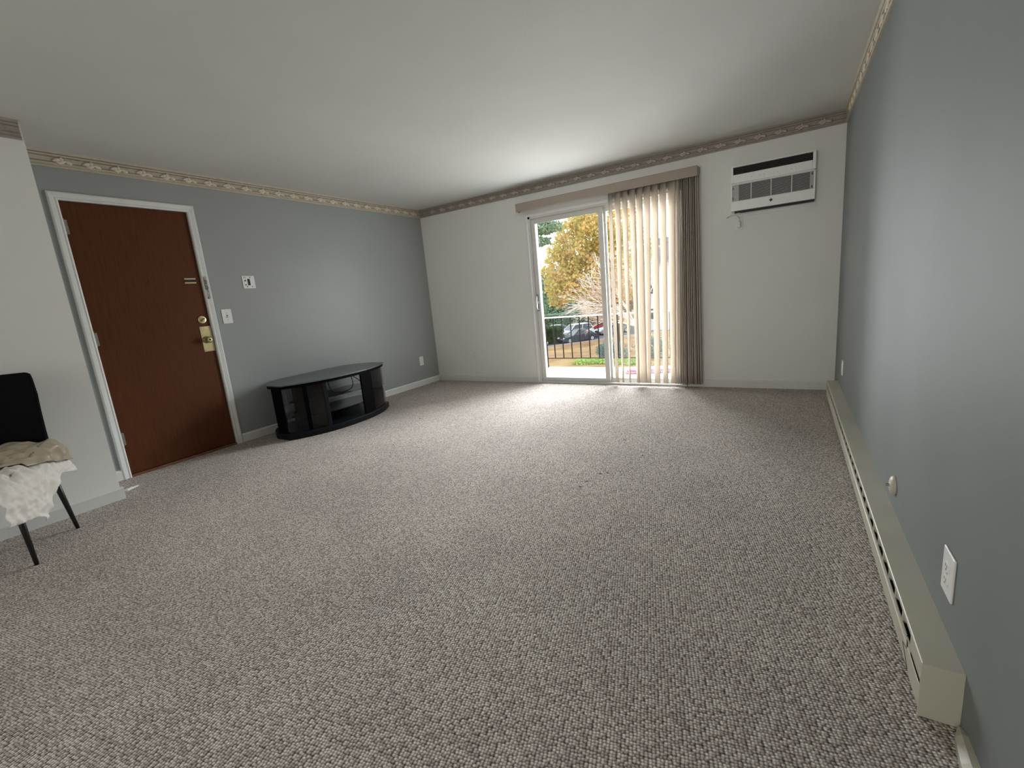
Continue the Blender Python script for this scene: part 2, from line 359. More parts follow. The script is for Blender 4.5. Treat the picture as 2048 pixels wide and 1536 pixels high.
# ------------------------------------------------------------------ entry door
door = thing('door_1', 'flat reddish-brown wooden entry door in a white casing', 'door', (-W, -3.42, 0), kind=S)
def casing(y0, y1, ztop, wd=0.055):
    # mitred profile casing around the opening
    pr = [(0, 0), (0, 0.012), (0.010, 0.017), (0.018, 0.013), (0.030, 0.016), (0.046, 0.019), (wd, 0.014), (wd, 0)]   # (from inner edge outward, projection)
    path = [(y0, 0.0, -1, 0), (y0, ztop, -1, 1), (y1, ztop, 1, 1), (y1, 0.0, 1, 0)]
    return G().loft([[(-W+b, y+a*sy, z+a*sz) for a, b in pr] for y, z, sy, sz in path])
casing(-3.838, -3.010, 2.113).out('casing', M['trim'], door)
g = G(); g.box(-W-0.14, -W+0.0, DY0-0.001, -3.838, 0, 2.113); g.box(-W-0.14, -W, -3.010, DY1+0.001, 0, 2.113); g.box(-W-0.14, -W, DY0, DY1, 2.113, DZ+0.001)
g.box(-W-0.075, -W-0.055, -3.838, -3.826, 0, 2.113); g.box(-W-0.075, -W-0.055, -3.022, -3.010, 0, 2.113); g.box(-W-0.075, -W-0.055, -3.838, -3.010, 2.101, 2.113)
g.out('door_frame', M['trim'], door)
leaf = G().box(-W-0.052, -W-0.008, -3.834, -3.014, 0.022, 2.108).out('door_leaf', M['wood'], door, bevel=0.0015)
G().box(-W-0.08, -W+0.012, -3.838, -3.010, 0.0, 0.018).out('threshold', M['sill_wood'], door, bevel=0.004)
XD = -W-0.008
for zc in (1.93, 1.11, 0.315):
    g = G(); g.tube([(XD+0.010, -3.836, zc-0.05), (XD+0.010, -3.836, zc+0.05)], 0.0065, 10)
    g.box(XD-0.001, XD+0.003, -3.834, -3.815, zc-0.05, zc+0.05)
    g.box(XD+0.004, XD+0.012, -3.842, -3.838, zc-0.05, zc+0.05)
    for k in (-0.055, 0.055): g.lathe((XD+0.010, -3.836, zc+k-0.003), (0, 0, 1), [(0, 0.004), (0.003, 0.0075), (0.006, 0.004)], 8)
    g.out('hinge', M['steel'], door, smooth=False)
G().lathe((XD, -3.405, 1.529), (1, 0, 0), [(0, 0.009), (0.002, 0.009), (0.003, 0.006), (0.0025, 0.003)], 16).out('peephole', M['dark'], leaf)
for zc in (1.549, 1.515):
    G().box(XD, XD+0.006, -3.143, -3.052, zc-0.006, zc+0.006).out('brass_bar', M['brass'], leaf, bevel=0.002)
G().box(XD, XD+0.002, -3.140, -3.056, 1.521, 1.543).out('latch_slot', M['dark'], leaf)
db = G().lathe((XD, -3.071, 1.190), (1, 0, 0), [(0, 0.034), (0.006, 0.034), (0.010, 0.030), (0.012, 0.022), (0.013, 0.0)], 28).out('deadbolt', M['brass'], leaf, smooth=False)
g = G().box(-0.020, 0.020, -0.0045, 0.0045, 0.010, 0.026)
tv = []
for (x, y, z) in g.v:
    a = math.radians(38); tv.append((XD+z, -3.071+x*math.cos(a)-y*math.sin(a), 1.190+x*math.sin(a)+y*math.cos(a)))
g.v = tv; g.out('thumb_turn', M['brass_d'], db, bevel=0.002)
pl = G().box(XD, XD+0.003, -3.107, -3.016, 0.905, 1.130).out('knob_plate', M['brass'], leaf, bevel=0.002)
for yy, zz in ((-3.099, 1.120), (-3.024, 1.120), (-3.099, 0.915), (-3.024, 0.915)):
    G().lathe((XD+0.003, yy, zz), (1, 0, 0), [(0, 0.004), (0.001, 0.003)], 8).out('screw', M['brass_d'], pl)
kn = G().lathe((XD+0.003, -3.072, 1.010), (1, 0, 0), [(0, 0.031), (0.004, 0.031), (0.008, 0.024), (0.012, 0.014), (0.026, 0.012), (0.033, 0.019), (0.044, 0.027), (0.056, 0.028), (0.062, 0.024), (0.064, 0.012), (0.062, 0.009), (0.062, 0.0)], 28).out('door_knob', M['brass_d'], leaf, smooth=True)
G().lathe((XD+0.064, -3.072, 1.010), (1, 0, 0), [(0, 0.019), (0.004, 0.019), (0.005, 0.010), (0.002, 0.008), (0.002, 0.0)], 24).out('knob_face', M['brass'], kn)
G().lathe((XD+0.0665, -3.072, 1.010), (1, 0, 0), [(0, 0.007), (0.001, 0.007), (0.001, 0.0)], 12).out('key_slot', M['dark'], kn)
# chain bolt on the casing
ch = G().box(-W+0.014, -W+0.020, -2.998, -2.974, 1.45, 1.565).out('chain_bracket', M['steel'], door, bevel=0.002)
for k in range(6):
    g = G(); zc = 1.52-k*0.026; r = 0.011
    pts = [(-W+0.024+(0.006*math.cos(t)*(k % 2)), -2.986+0.006*(1-k % 2)*math.cos(t)*1.2+0.001*k, zc+r*1.2*math.sin(t)) for t in [2*math.pi*i/12 for i in range(13)]]
    g.tube(pts, 0.0022, 6); g.out('chain_link', M['steel'], door)
G().lathe((-W+0.016, -2.985, 1.378), (1, 0, 0), [(0, 0.009), (0.008, 0.009), (0.012, 0.005)], 12).out('chain_catch', M['steel'], door)

# thermostat mounting plate, switch, outlets (plates)
def on_left(y, z):  # frame: point(u along +y, v up, w out)
    return lambda u, v, w: (-W+w, y+u, z+v)
def on_right(y, z):
    return lambda u, v, w: (-w, y-u, z+v)
def on_back(x, z):
    return lambda u, v, w: (x+u, -w, z+v)
def pbox(fr, u0, u1, v0, v1, w0, w1):
    g = G(); g.box(u0, u1, v0, v1, w0, w1); g.v = [fr(*p) for p in g.v]; return g
def plate(name, label, cat, fr, hw, hh, group=None):
    t = thing(name, label, cat, fr(0, 0, 0), group)
    g = pbox(fr, -hw, hw, -hh, hh, 0.0, 0.006); g.out('plate', M['plast'], t, bevel=0.0035, seg=3)
    return t
def screws(fr, t, vs_):
    for v in vs_:
        g = G(); n_ = Vector(fr(0, 0, 1))-Vector(fr(0, 0, 0)); g.lathe(fr(0, v, 0.006), n_, [(0, 0.0035), (0.001, 0.003), (0.001, 0)], 8); g.out('screw', M['plast_g'], t)
def outlet(name, label, fr, hw=0.036, hh=0.058):
    t = plate(name, label, 'outlet', fr, hw, hh)
    for v in (-0.0195, 0.0195):
        ring = []
        for k in range(20):
            a = 2*math.pi*k/20; ring.append((max(-0.0165, min(0.0165, 0.0195*math.cos(a))), v+0.0145*math.sin(a)))
        g = G().loft([[fr(a, b, 0.005) for a, b in ring], [fr(a, b, 0.0085) for a, b in ring], [fr(a*0.9, v+(b-v)*0.9, 0.0092) for a, b in ring]])
        r = g.out('receptacle', M['plast'], t)
        for u in (-0.0065, 0.0065):
            pbox(fr, u-0.0012, u+0.0012, v-0.001, v+0.008, 0.0088, 0.0095).out('slot', M['dark'], r)
        pbox(fr, -0.0022, 0.0022, v-0.0095, v-0.005, 0.0088, 0.0095).out('slot', M['dark'], r)
    screws(fr, t, (0,))
    return t
fr = on_left(-2.593, 1.509)
t = plate('thermostat_plate', 'square white thermostat backplate with screw holes right of the door', 'thermostat', fr, 0.059, 0.060)
pbox(fr, -0.012, 0.012, -0.03, 0.03, 0.005, 0.0075).out('opening', M['dark'], t)
for u, v, s_ in ((-0.03, 0.045, 0.005), (0.018, 0.045, 0.0045), (-0.034, 0.014, 0.0075), (-0.034, -0.025, 0.006), (-0.022, -0.042, 0.005), (0.026, -0.042, 0.005)):
    G().lathe(fr(u, v, 0.006), (1, 0, 0), [(0, s_), (0.0012, s_), (0.0012, 0)], 10).out('hole', M['dark'], t)
pbox(fr, -0.042, -0.026, 0.040, 0.048, 0.006, 0.012).out('terminal', M['plast_g'], t, bevel=0.001)
fr = on_left(-2.857, 1.202)
t = plate('light_switch', 'white toggle light switch beside the brown door casing', 'light switch', fr, 0.044, 0.066)
g = G().loft([[fr(a, b, 0.005) for a, b in ((-0.005, -0.012), (0.005, -0.012), (0.005, 0.012), (-0.005, 0.012))], [fr(a, b, 0.008) for a, b in ((-0.005, -0.012), (0.005, -0.012), (0.005, 0.012), (-0.005, 0.012))]])
g.out('toggle_base', M['brownslot'], t)
g = G().loft([[fr(a, b, 0.006) for a, b in ((-0.004, -0.004), (0.004, -0.004), (0.004, 0.005), (-0.004, 0.005))], [fr(a, b, 0.018) for a, b in ((-0.0035, -0.013), (0.0035, -0.013), (0.0035, -0.006), (-0.0035, -0.006))]])
g.out('toggle', M['plast'], t, bevel=0.001); screws(fr, t, (-0.03, 0.03))
fr = on_left(-0.348, 0.351)
t = plate('wall_plate', 'plain white blank wall plate low beside the far left corner', 'wall plate', fr, 0.040, 0.064); screws(fr, t, (-0.03, 0.03))
fr = on_back(-4.170, 0.380)
t = thing('painted_outlet', 'outlet painted pale grey, low on the wall left of the sliding door', 'outlet', fr(0, 0, 0))
pbox(fr, -0.034, 0.034, -0.056, 0.056, 0, 0.006).out('plate', M['wall_pale'], t, bevel=0.003)
for v in (-0.02, 0.02): pbox(fr, -0.015, 0.015, v-0.013, v+0.013, 0.005, 0.008).out('receptacle', M['trim_grey'], t, bevel=0.002)
outlet('outlet', 'white duplex outlet on the right wall near the far end of the heater', on_right(-0.665, 0.335), 0.036, 0.062)
outlet('outlet', 'white duplex outlet on the right wall, nearest above the heater', on_right(-3.612, 0.312), 0.046, 0.063)
t = thing('wall_bumper', 'small round cream cap on the right wall above the heater', 'wall bumper', (0, -2.872, 0.252))
G().lathe((0, -2.872, 0.252), (-1, 0, 0), [(0, 0.040), (0.006, 0.040), (0.012, 0.036), (0.017, 0.024), (0.019, 0.0)], 28).out('cap', M['heater'], t, smooth=True)
G().lathe((-0.017, -2.872, 0.252), (-1, 0, 0), [(0, 0.006), (0.012, 0.005), (0.013, 0.0)], 12).out('stud', M['brass_d'], t)

# ------------------------------------------------------------------ sliding glass door
wd = thing('window_1', 'white vinyl sliding glass door to the balcony', 'sliding door', (-2.235, 0, 0), kind=S)
FX0, FX1, FZ = -3.185, -1.278, 2.107
g = G(); pr = [(0, 0), (0, 0.010), (0.008, 0.014), (0.026, 0.014), (0.036, 0.010), (0.036, 0)]
g.loft([[(x+a*sx, -b, z+a*sz) for a, b in pr] for x, z, sx, sz in ((FX0+0.036, 0, -1, 0), (FX0+0.036, FZ-0.036, -1, 1), (FX1-0.036, FZ-0.036, 1, 1), (FX1-0.036, 0, 1, 0))])
g.out('casing', M['trim'], wd)
# outer frame: jambs, head, sill with tracks
g = G()
g.box(OX0, OX0+0.030, -0.004, 0.15, 0.0, OZ); g.box(OX1-0.030, OX1, -0.004, 0.15, 0.0, OZ); g.box(OX0, OX1, -0.004, 0.15, OZ-0.030, OZ)
g.box(OX0+0.03, OX0+0.042, 0.068, 0.078, 0.03, OZ-0.03); g.box(OX0+0.03, OX0+0.05, 0.115, 0.15, 0.03, OZ-0.03)
g.out('frame', M['vinyl'], wd, bevel=0.002)
g = G(); g.box(OX0, OX1, -0.022, 0.16, 0.0, 0.022); g.box(OX0+0.03, OX1-0.03, 0.018, 0.024, 0.022, 0.034); g.box(OX0+0.03, OX1-0.03, 0.064, 0.072, 0.022, 0.036); g.box(OX0+0.03, OX1-0.03, 0.108, 0.114, 0.022, 0.034)
g.out('sill_track', M['vinyl'], wd, bevel=0.0015)
def panel(x0, x1, z0, z1, y0, y1, name, st=0.052, gl0=None):
    r = G()
    r.box(x0, x0+st, y0, y1, z0, z1); r.box(x1-st, x1, y0, y1, z0, z1); r.box(x0+st, x1-st, y0, y1, z0, z0+0.036); r.box(x0+st, x1-st, y0, y1, z1-0.052, z1)
    p = r.out(name, M['vinyl'], wd, bevel=0.003)
    ym = (y0+y1)/2
    G().box(x0+st-0.008, x1-st+0.008, ym-0.003, ym+0.003, z0+0.028, z1-0.044).out('glass_pane', M['glass'], p)
    b = G(); q = 0.008
    b.box(x0+st, x0+st+q, y0+0.006, y1-0.006, z0+0.036, z1-0.052); b.box(x1-st-q, x1-st, y0+0.006, y1-0.006, z0+0.036, z1-0.052)
    b.out('glazing_bead', M['plast'], p)
    return p
sp = panel(-3.134, -2.205, 0.030, 2.040, 0.026, 0.060, 'sliding_panel')
fp = panel(-2.245, -1.350, 0.030, 2.040, 0.074, 0.106, 'fixed_panel')
# handle
g = G(); g.box(-3.114, -3.094, 0.018, 0.026, 0.925, 1.135); g.out('handle_plate', M['steel'], sp, bevel=0.003)
pts = [(-3.104, 0.026, 1.115), (-3.104, -0.004, 1.108), (-3.104, -0.014, 1.09), (-3.104, -0.016, 1.03), (-3.104, -0.014, 0.97), (-3.104, -0.004, 0.952), (-3.104, 0.026, 0.945)]
G().tube(pts, 0.008, 10).out('handle', M['plast'], sp, smooth=True)
pts = [(p[0]+0.012, 0.060+(0.026-p[1]), p[2]) for p in pts]
G().tube(pts, 0.008, 10).out('outside_handle', M['plast'], sp, smooth=True)
G().box(-3.100, -3.090, 0.010, 0.020, 1.02, 1.05).out('latch_lever', M['plast'], sp, bevel=0.002)

# ------------------------------------------------------------------ vertical blinds
vb = thing('vertical_blind', 'cream vertical blind drawn to the right half of the glass door under a tan valance', 'blind', (-2.22, -0.06, 2.23))
g = G(); g.box(-3.257, -1.184, -0.092, -0.086, 2.138, 2.229); g.box(-3.257, -3.251, -0.086, 0, 2.138, 2.229); g.box(-1.190, -1.184, -0.086, 0, 2.138, 2.229); g.box(-3.257, -1.184, -0.092, 0, 2.229, 2.233)
g.out('valance', M['valance'], vb, bevel=0.002)
G().box(-1.184, -1.176, -0.080, -0.004, 2.142, 2.226).out('valance_end_cap', M['vane'], vb, bevel=0.002)
G().box(-3.22, -1.20, -0.062, -0.030, 2.180, 2.215).out('head_rail', M['vinyl'], vb, bevel=0.002)
def vane(x, th_top, th_bot, z0=0.036, z1=2.176, wv=0.089, dx=0.0, y=-0.046, flip=1):
    g = G(); nz, nu = 12, 7; front = []; back = []
    for i in range(nz+1):
        t_ = i/nz; z = z0+(z1-z0)*t_; th = math.radians(th_bot+(th_top-th_bot)*t_)
        ring = []
        for side in (0, 1):
            us = range(nu) if side == 0 else range(nu-1, -1, -1)
            for j in us:
                u = (j/(nu-1)-0.5)*wv; bulge = flip*0.007*(1-(2*j/(nu-1)-1)**2)+(0.0005 if side else -0.0005)
                X = u*math.cos(th)-bulge*(-math.sin(th)); Y = u*math.sin(th)-bulge*math.cos(th)
                ring.append((x+dx*(1-t_)+X, y+Y, z))
        g.loft([ring], cap=False) if False else front.append(ring)
    g.loft(front)
    o = g.out('vane', M['vane'], vb, smooth=True)
    G().box(x-0.006, x+0.006, y-0.002, y+0.002, z1, 2.185).out('vane_clip', M['plast'], o)
    return o
spread = [(-2.086, -45, -45, -0.011, -1), (-2.003, -28, -60, -0.022, 1), (-1.924, -30, -62, -0.019, 1), (-1.843, -28, -52, -0.005, 1), (-1.766, -30, -2, -0.025, 1), (-1.686, -27, -42, -0.040, 1), (-1.606, -28, -34, -0.025, 1), (-1.526, -30, -40, -0.015, 1), (-1.436, -24, -38, -0.020, 1), (-1.391, -55, -56, -0.026, 1)]
for i, (x, a, b, dx, fl) in enumerate(spread): vane(x, a, b, dx=dx, flip=fl)
for k in range(11): vane(-1.372+0.0172*k, -66+random.uniform(-9, 6), -60+random.uniform(-9, 9), dx=-0.018+0.0035*k, z0=0.036+random.uniform(-0.004, 0.004))

# ------------------------------------------------------------------ air conditioner
ac = thing('air_conditioner', 'white through-wall air conditioner with dark outlet louvres', 'air conditioner', (-0.55, 0, 1.75))
AX0, AX1, AZ0, AZ1, AY = -0.886, -0.212, 1.752, 2.158, -0.062
g = G()
g.box(AX0, AX1, AY, 0, 2.146, AZ1); g.box(AX0, AX0+0.018, AY, 0, 2.004, 2.146); g.box(AX1-0.024, AX1, AY, 0, 2.004, 2.146)
g.box(AX0+0.018, AX1-0.024, AY, 0, 2.004, 2.080); g.box(AX0+0.01, AX1-0.012, AY+0.008, 0, 1.998, 2.004)
g.out('housing', M['plast'], ac, bevel=0.004)
G().box(AX0+0.01, AX1-0.012, -0.012, 0, AZ0+0.01, AZ1-0.01).out('back_panel', M['dark'], ac)
for k in range(4): 
    z = 2.090+0.0155*k; g = G(); g.box(AX0+0.018, AX1-0.024, AY+0.012, AY+0.03, z, z+0.004); g.out('outlet_louvre', M['brownslot'], ac)
for k in range(9):
    x = AX0+0.06+k*0.068; G().box(x, x+0.003, AY+0.03, AY+0.034, 2.082, 2.146).out('outlet_vane', M['brownslot'], ac)
G().box(AX0+0.018, AX1-0.024, AY+0.040, AY+0.044, 2.080, 2.146).out('outlet_backing', M['dark'], ac)
for k in range(12):
    x = AX0+0.17+k*0.034+(0.01 if k > 3 else 0); s_ = 0.004 if k % 3 else 0.006
    G().box(x, x+s_, AY-0.001, AY, 2.036, 2.036+s_).out('control_button', M['plast_g'], ac)
fp_ = G(); fp_.box(AX0, AX1, AY, 0, 1.988, 1.998); fp_.box(AX0, AX0+0.012, AY, 0, 1.842, 1.988); fp_.box(AX1-0.014, AX1, AY, 0, 1.842, 1.988)
fp_.box(AX0, AX1, AY-0.002, 0, AZ0, 1.842)
fpo = fp_.out('front_panel', M['plast'], ac, bevel=0.004)
GX0, GX1 = AX0+0.066, AX1-0.042
G().box(AX0+0.012, AX1-0.014, AY+0.022, AY+0.026, 1.842, 1.988).out('grille_backing', M['dark'], ac)
G().box(AX0+0.014, GX0, AY+0.002, AY+0.020, 1.843, 1.987).out('grille_side', M['plast_g'], ac)
G().box(GX1, AX1-0.015, AY+0.002, AY+0.020, 1.843, 1.987).out('grille_side', M['plast_g'], ac)
for z in (1.848, 1.958): G().box(GX1+0.012, GX1+0.02, AY, AY+0.002, z, z+0.022).out('filter_tab', M['dark'], ac)
for z in (1.856, 1.946): G().box(AX0+0.016, AX0+0.021, AY, AY+0.002, z, z+0.022).out('filter_tab', M['dark'], ac)
sl = None
for k in range(14):
    z = 1.8455+0.0105*k
    if sl is None: sl = G().box(GX0, GX1, AY+0.002, AY+0.016, z, z+0.0042).out('grille_slat', M['plast_g'], ac); z_0 = z
    else: link_copy(sl, 'grille_slat', ac, (0, 0, z-z_0))
for x in (-0.716, -0.553, -0.391): G().box(x-0.003, x+0.003, AY-0.001, AY+0.012, 1.843, 1.988).out('grille_rib', M['plast'], ac)
g = G().loft([[(-0.552+r*math.cos(a), AY-w_, 1.803+r*math.sin(a)) for a, r in [(math.pi/2*i+j*0.25, 0.0165-(0.004*abs(j))) for i in range(4) for j in (-1, 0, 1)]] for w_ in (0.001, 0.005)])
bd = g.out('badge', M['dark'], ac)
G().tube([(-0.552+0.008*math.cos(t), AY-0.005, 1.803+0.008*math.sin(t)) for t in [i*0.5 for i in range(11)]], 0.0008, 5).out('badge_emblem', M['steel'], bd)
G().box(AX0+0.03, AX1-0.005, -0.050, -0.004, AZ0-0.018, AZ0+0.012).out('underside_gap_shade', M['dark'], ac)  # dark box standing in for the shade in the gap below
g = G(); g.loft([[(x, -b, c) for b, c in ((0, z1), (0.020, z1-0.004), (0.022, z1-0.012), (0.010, z1-0.02), (0.006, z1-0.034), (0, z1-0.036))] for x, z1 in ((AX0-0.012, 1.736), (AX1+0.008, 1.736))])
tag(g.out('trim_5', M['trim']), 'pale grey wall trim strip under the air conditioner', 'trim', kind=S)
t = thing('power_outlet', 'painted outlet with the air conditioner plug below its left corner', 'outlet', (-0.822, 0, 1.638))
fr = on_back(-0.822, 1.638)
pbox(fr, -0.034, 0.034, -0.056, 0.056, 0, 0.006).out('plate', M['wall_pale'], t, bevel=0.003)
pts = [(-0.80, -0.03, 1.742), (-0.835, -0.045, 1.728), (-0.88, -0.04, 1.722), (-0.925, -0.03, 1.705), (-0.905, -0.03, 1.716), (-0.86, -0.035, 1.722), (-0.83, -0.04, 1.700), (-0.815, -0.04, 1.67), (-0.818, -0.035, 1.648)]
pc = G().tube(pts, 0.005, 8).out('power_cord', M['wall_pale'], ac, smooth=True)
G().box(-0.836, -0.806, -0.042, -0.007, 1.598, 1.652).out('plug', M['wall_pale'], pc, bevel=0.006, seg=3)

# ------------------------------------------------------------------ baseboard heater
ht = thing('baseboard_heater', 'long cream electric baseboard heater along the right wall', 'heater', (0, -2.06, 0))
HX, HZ, HA, HB = 0.0804, 0.1541, -3.7956, -0.3217
g = G(); g.loft([[(-x, y, z) for x, z in ((0.0, HZ-0.003), (HX-0.002, HZ), (HX, HZ-0.002), (HX, HZ-0.014), (HX-0.002, HZ-0.014), (HX-0.003, HZ-0.004), (0.0, HZ-0.006))] for y in (HA, HB)])
g.out('top_cover', M['heater'], ht)
g = G(); g.loft([[(-x, y, z) for x, z in ((HX-0.0022, 0.108), (HX+0.001, 0.108), (HX+0.001, 0.103), (HX-0.002, 0.100), (HX-0.002, 0.082), (HX, 0.079), (HX-0.001, 0.022), (HX-0.008, 0.014), (HX-0.010, 0.015), (HX-0.003, 0.023), (HX-0.0035, 0.100))] for y in (HA, HB)])
g.out('front_panel', M['heater'], ht)
G().box(-HX+0.016, -0.004, HA+0.12, HB-0.04, 0.02, 0.070).out('heating_core', M['brownslot'], ht)
g = G().box(-HX-0.001, -0.0, HA-0.003, HA+0.003, 0.0, HZ+0.0005); g.out('end_cap', M['heater'], ht, bevel=0.001)
G().box(-HX-0.001, -0.0, HB-0.003, HB+0.003, 0.0, HZ+0.0005).out('end_cap', M['heater'], ht, bevel=0.001)
G().box(-HX+0.002, -0.01, HA+0.005, HA+0.12, 0.012, HZ-0.006).out('end_section', M['heater'], ht)
G().box(-HX+0.002, -0.01, HB-0.04, HB-0.005, 0.012, HZ-0.006).out('end_section', M['heater'], ht)
sl = None; y = HA+0.12
while y < HB-0.04:
    if sl is None:
        y_0 = y; sl = G().box(-HX+0.001, -HX+0.014, y, y+0.008, 0.100, HZ-0.004).out('slot_bracket', M['heater'], ht, bevel=0.001)
    else: link_copy(sl, 'slot_bracket', ht, (0, y-y_0, 0))
    y += 0.111
G().loft([[(-HX-0.0006, y, z), (-HX-0.0006, y, z+0.0015), (-HX+0.002, y, z+0.0015), (-HX+0.002, y, z)] for y, z in ((HA+0.13, 0.024), (HA+0.20, 0.06), (HA+0.15, 0.075), (HA+0.16, 0.11))]).out('scratch', M['brownslot'], ht)

# ------------------------------------------------------------------ television stand
TZ = 0.530
CX, CYt, TH = -4.501, -2.133, 0.017
TL, TE, TF, TB, TP, TEB, TPB = 0.649, 0.115, 0.329, 0.350, 2.442, 0.077, 6.0
def tvp(u, v):   # u along length (+y), v toward the room (+x)
    c, s_ = math.cos(TH), math.sin(TH)
    return (CX + v*c - u*s_, CYt + u*c + v*s_)
def hf(u): return TE+(TF-TE)*(1-min(1, abs(u)/TL)**TP)
def hbk(u): return TEB+(TB-TEB)*(1-min(1, abs(u)/TL)**TPB)
def outline(ins=0.0, n=26):
    L_ = TL-ins; us = [-L_+2*L_*i/n for i in range(n+1)]
    return [tvp(u, hf(u)-ins) for u in us]+[tvp(u, -hbk(u)+ins*0.3) for u in us[::-1]]
tv = thing('tv_stand', 'black oval television stand with smoked glass and glass shelves', 'television stand', (CX, CYt, 0))
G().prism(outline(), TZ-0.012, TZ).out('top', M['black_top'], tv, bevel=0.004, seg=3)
G().prism(outline(0.014), TZ-0.040, TZ-0.012).out('top_fascia', M['black'], tv, bevel=0.003)
G().prism(outline(0.006), 0.0, 0.060).out('base', M['black_base'], tv, bevel=0.006, seg=3)
Z0_, Z1_ = 0.060, TZ-0.040
def pan(name, poly, z0=Z0_, z1=Z1_, m_='black', bv=0.002):
    return G().prism([tvp(*p) for p in poly], z0, z1).out(name, M[m_], tv, bevel=bv)
def post(u0, u1, dp, vin=0.03):
    us = [u0+(u1-u0)*i/4 for i in range(5)]
    return pan('post', [(u, hf(u)-vin) for u in us]+[(u, hf(u)-vin-dp) for u in us[::-1]])
E_ = TL-0.03
pan('end_panel', [(-E_-0.008, 0.070), (-E_+0.014, 0.070), (-E_+0.014, -0.070), (-E_-0.008, -0.070)])
pan('end_panel', [(E_-0.004, 0.085), (E_+0.010, 0.085), (E_+0.010, 0.055), (E_-0.004, 0.055)])
post(-0.478, -0.446, 0.12); post(0.139, 0.305, 0.022)
p2 = pan('partition', [(-0.308, hf(-0.30)-0.03), (-0.273, hf(-0.273)-0.03), (-0.273, 0.21), (-0.293, 0.19), (-0.293, -0.25), (-0.308, -0.25)], m_='black_base')
for z, v in ((0.465, 0.175), (0.250, 0.175), (0.125, 0.175)):
    c_ = Vector((*tvp(-0.3085, v), z)); ax = Vector((*tvp(-1, 0), 0))-Vector((*tvp(0, 0), 0))
    G().lathe(c_, ax, [(0, 0.026), (0.002, 0.026), (0.002, 0.020), (0.0005, 0.019), (0.0005, 0.0)], 18).out('cable_grommet', M['black'], p2)
pan('rear_panel', [(-0.293, -0.300), (0.56, -0.300), (0.56, -0.290), (-0.293, -0.290)], Z0_, 0.17, 'black_base')
def us_(a, b, n=10): return [a+(b-a)*i/n for i in range(n+1)]
for z in (0.328, 0.184):
    G().prism([tvp(u, hf(u)-0.05) for u in us_(-0.27, 0.58)]+[tvp(u, -hbk(u)+0.07) for u in us_(0.58, -0.27)], z, z+0.007).out('glass_shelf', M['shelfglass'], tv, bevel=0.001)
    pan('corner_shelf', [(-0.520, 0.01), (-0.46, 0.10), (-0.39, 0.17), (-0.312, 0.215), (-0.312, -0.13), (-0.42, -0.07)], z-0.004, z+0.008)
def cglass(name, uvs, m_='smoke', t_=0.004):
    n = len(uvs); off = []
    for i, (u, v) in enumerate(uvs):
        a = uvs[max(0, i-1)]; b = uvs[min(n-1, i+1)]; du, dv = b[0]-a[0], b[1]-a[1]; l = math.hypot(du, dv); off.append((u+dv/l*t_, v-du/l*t_))
    return G().prism([tvp(*p) for p in uvs+off[::-1]], Z0_+0.001, Z1_-0.001).out(name, M[m_], tv)
cglass('side_glass', [(-E_, 0.072)]+[(u, hf(u)-0.033) for u in us_(-E_+0.015, -0.480, 6)])
cglass('front_glass', [(u, hf(u)-0.033) for u in us_(-0.444, -0.310, 4)])
cglass('side_glass', [(u, hf(u)-0.033) for u in us_(0.308, E_-0.006, 8)], 'shelfglass')
def cable(pts, r=0.004):
    P = [Vector((*tvp(u, v), z)) for u, v, z in pts]
    out = []
    for i in range(len(P)-1):
        q0, q1, q2, q3 = P[max(i-1, 0)], P[i], P[i+1], P[min(i+2, len(P)-1)]
        for k in range(6):
            t_ = k/6; out.append(0.5*((2*q1)+(-q0+q2)*t_+(2*q0-5*q1+4*q2-q3)*t_**2+(-q0+3*q1-3*q2+q3)*t_**3))
    out.append(P[-1]); return G().tube(out, r, 6)
tag(cable([(-0.190, 0.19, 0.485), (-0.188, 0.20, 0.43), (-0.16, 0.21, 0.365), (-0.06, 0.21, 0.340), (0.06, 0.21, 0.352), (0.104, 0.20, 0.40), (0.10, 0.19, 0.485)]).out('cable', M['black'], loc=(CX, CYt, 0.335), smooth=True), 'black cable drooping in a U inside the middle bay of the television stand', 'cable')
tag(cable([(0.16, 0.10, 0.485), (0.22, 0.14, 0.42), (0.28, 0.18, 0.341), (0.35, 0.13, 0.341), (0.385, 0.15, 0.341), (0.34, 0.20, 0.341)]).out('cable', M['black'], loc=(CX, CYt, 0.335), smooth=True), 'black cable looped on the upper glass shelf at the right end', 'cable')
bx_ = thing('media_box', 'dark flat box on the upper glass shelf at the right end of the stand', 'box', (*tvp(0.50, 0.04), 0.336))
G().prism([tvp(*p) for p in ((0.42, 0.00), (0.605, 0.00), (0.605, 0.075), (0.42, 0.115))], 0.350, 0.398).out('case', M['black_base'], bx_, bevel=0.004)
for u_, v_ in ((0.44, 0.02), (0.585, 0.02), (0.44, 0.09), (0.585, 0.065)): G().lathe((*tvp(u_, v_), 0.3352), (0, 0, 1), [(0, 0.008), (0.016, 0.008)], 10).out('foot', M['black'], bx_)

# ------------------------------------------------------------------ chair with cloths
A0 = Vector((-4.07, -4.38, 0)); E1 = Vector((0.81, -0.586, 0)).normalized(); E2 = Vector((-E1.y*-1, 0, 0))
E2 = Vector((-0.586, -0.81, 0)).normalized()
def cp3(s_, t_, z): return A0+E1*s_+E2*t_+Vector((0, 0, z))
chair = thing('dining_chair', 'black dining chair with tapered metal legs, cut by the left frame edge', 'chair', tuple(cp3(0.22, 0.21, 0)))
for (s0, t0, s1, t1) in ((0.0, 0.0, 0.035, 0.035), (0.44, 0.0, 0.40, 0.035), (0.0, 0.375, 0.035, 0.345), (0.44, 0.375, 0.40, 0.345)):
    g = G().tube([cp3(s0, t0, 0), cp3(s0+(s1-s0)*0.5, t0+(t1-t0)*0.5, 0.21), cp3(s1, t1, 0.42)], 0.0095, 12, 0.018); g.out('leg', M['legm'], chair, smooth=True)
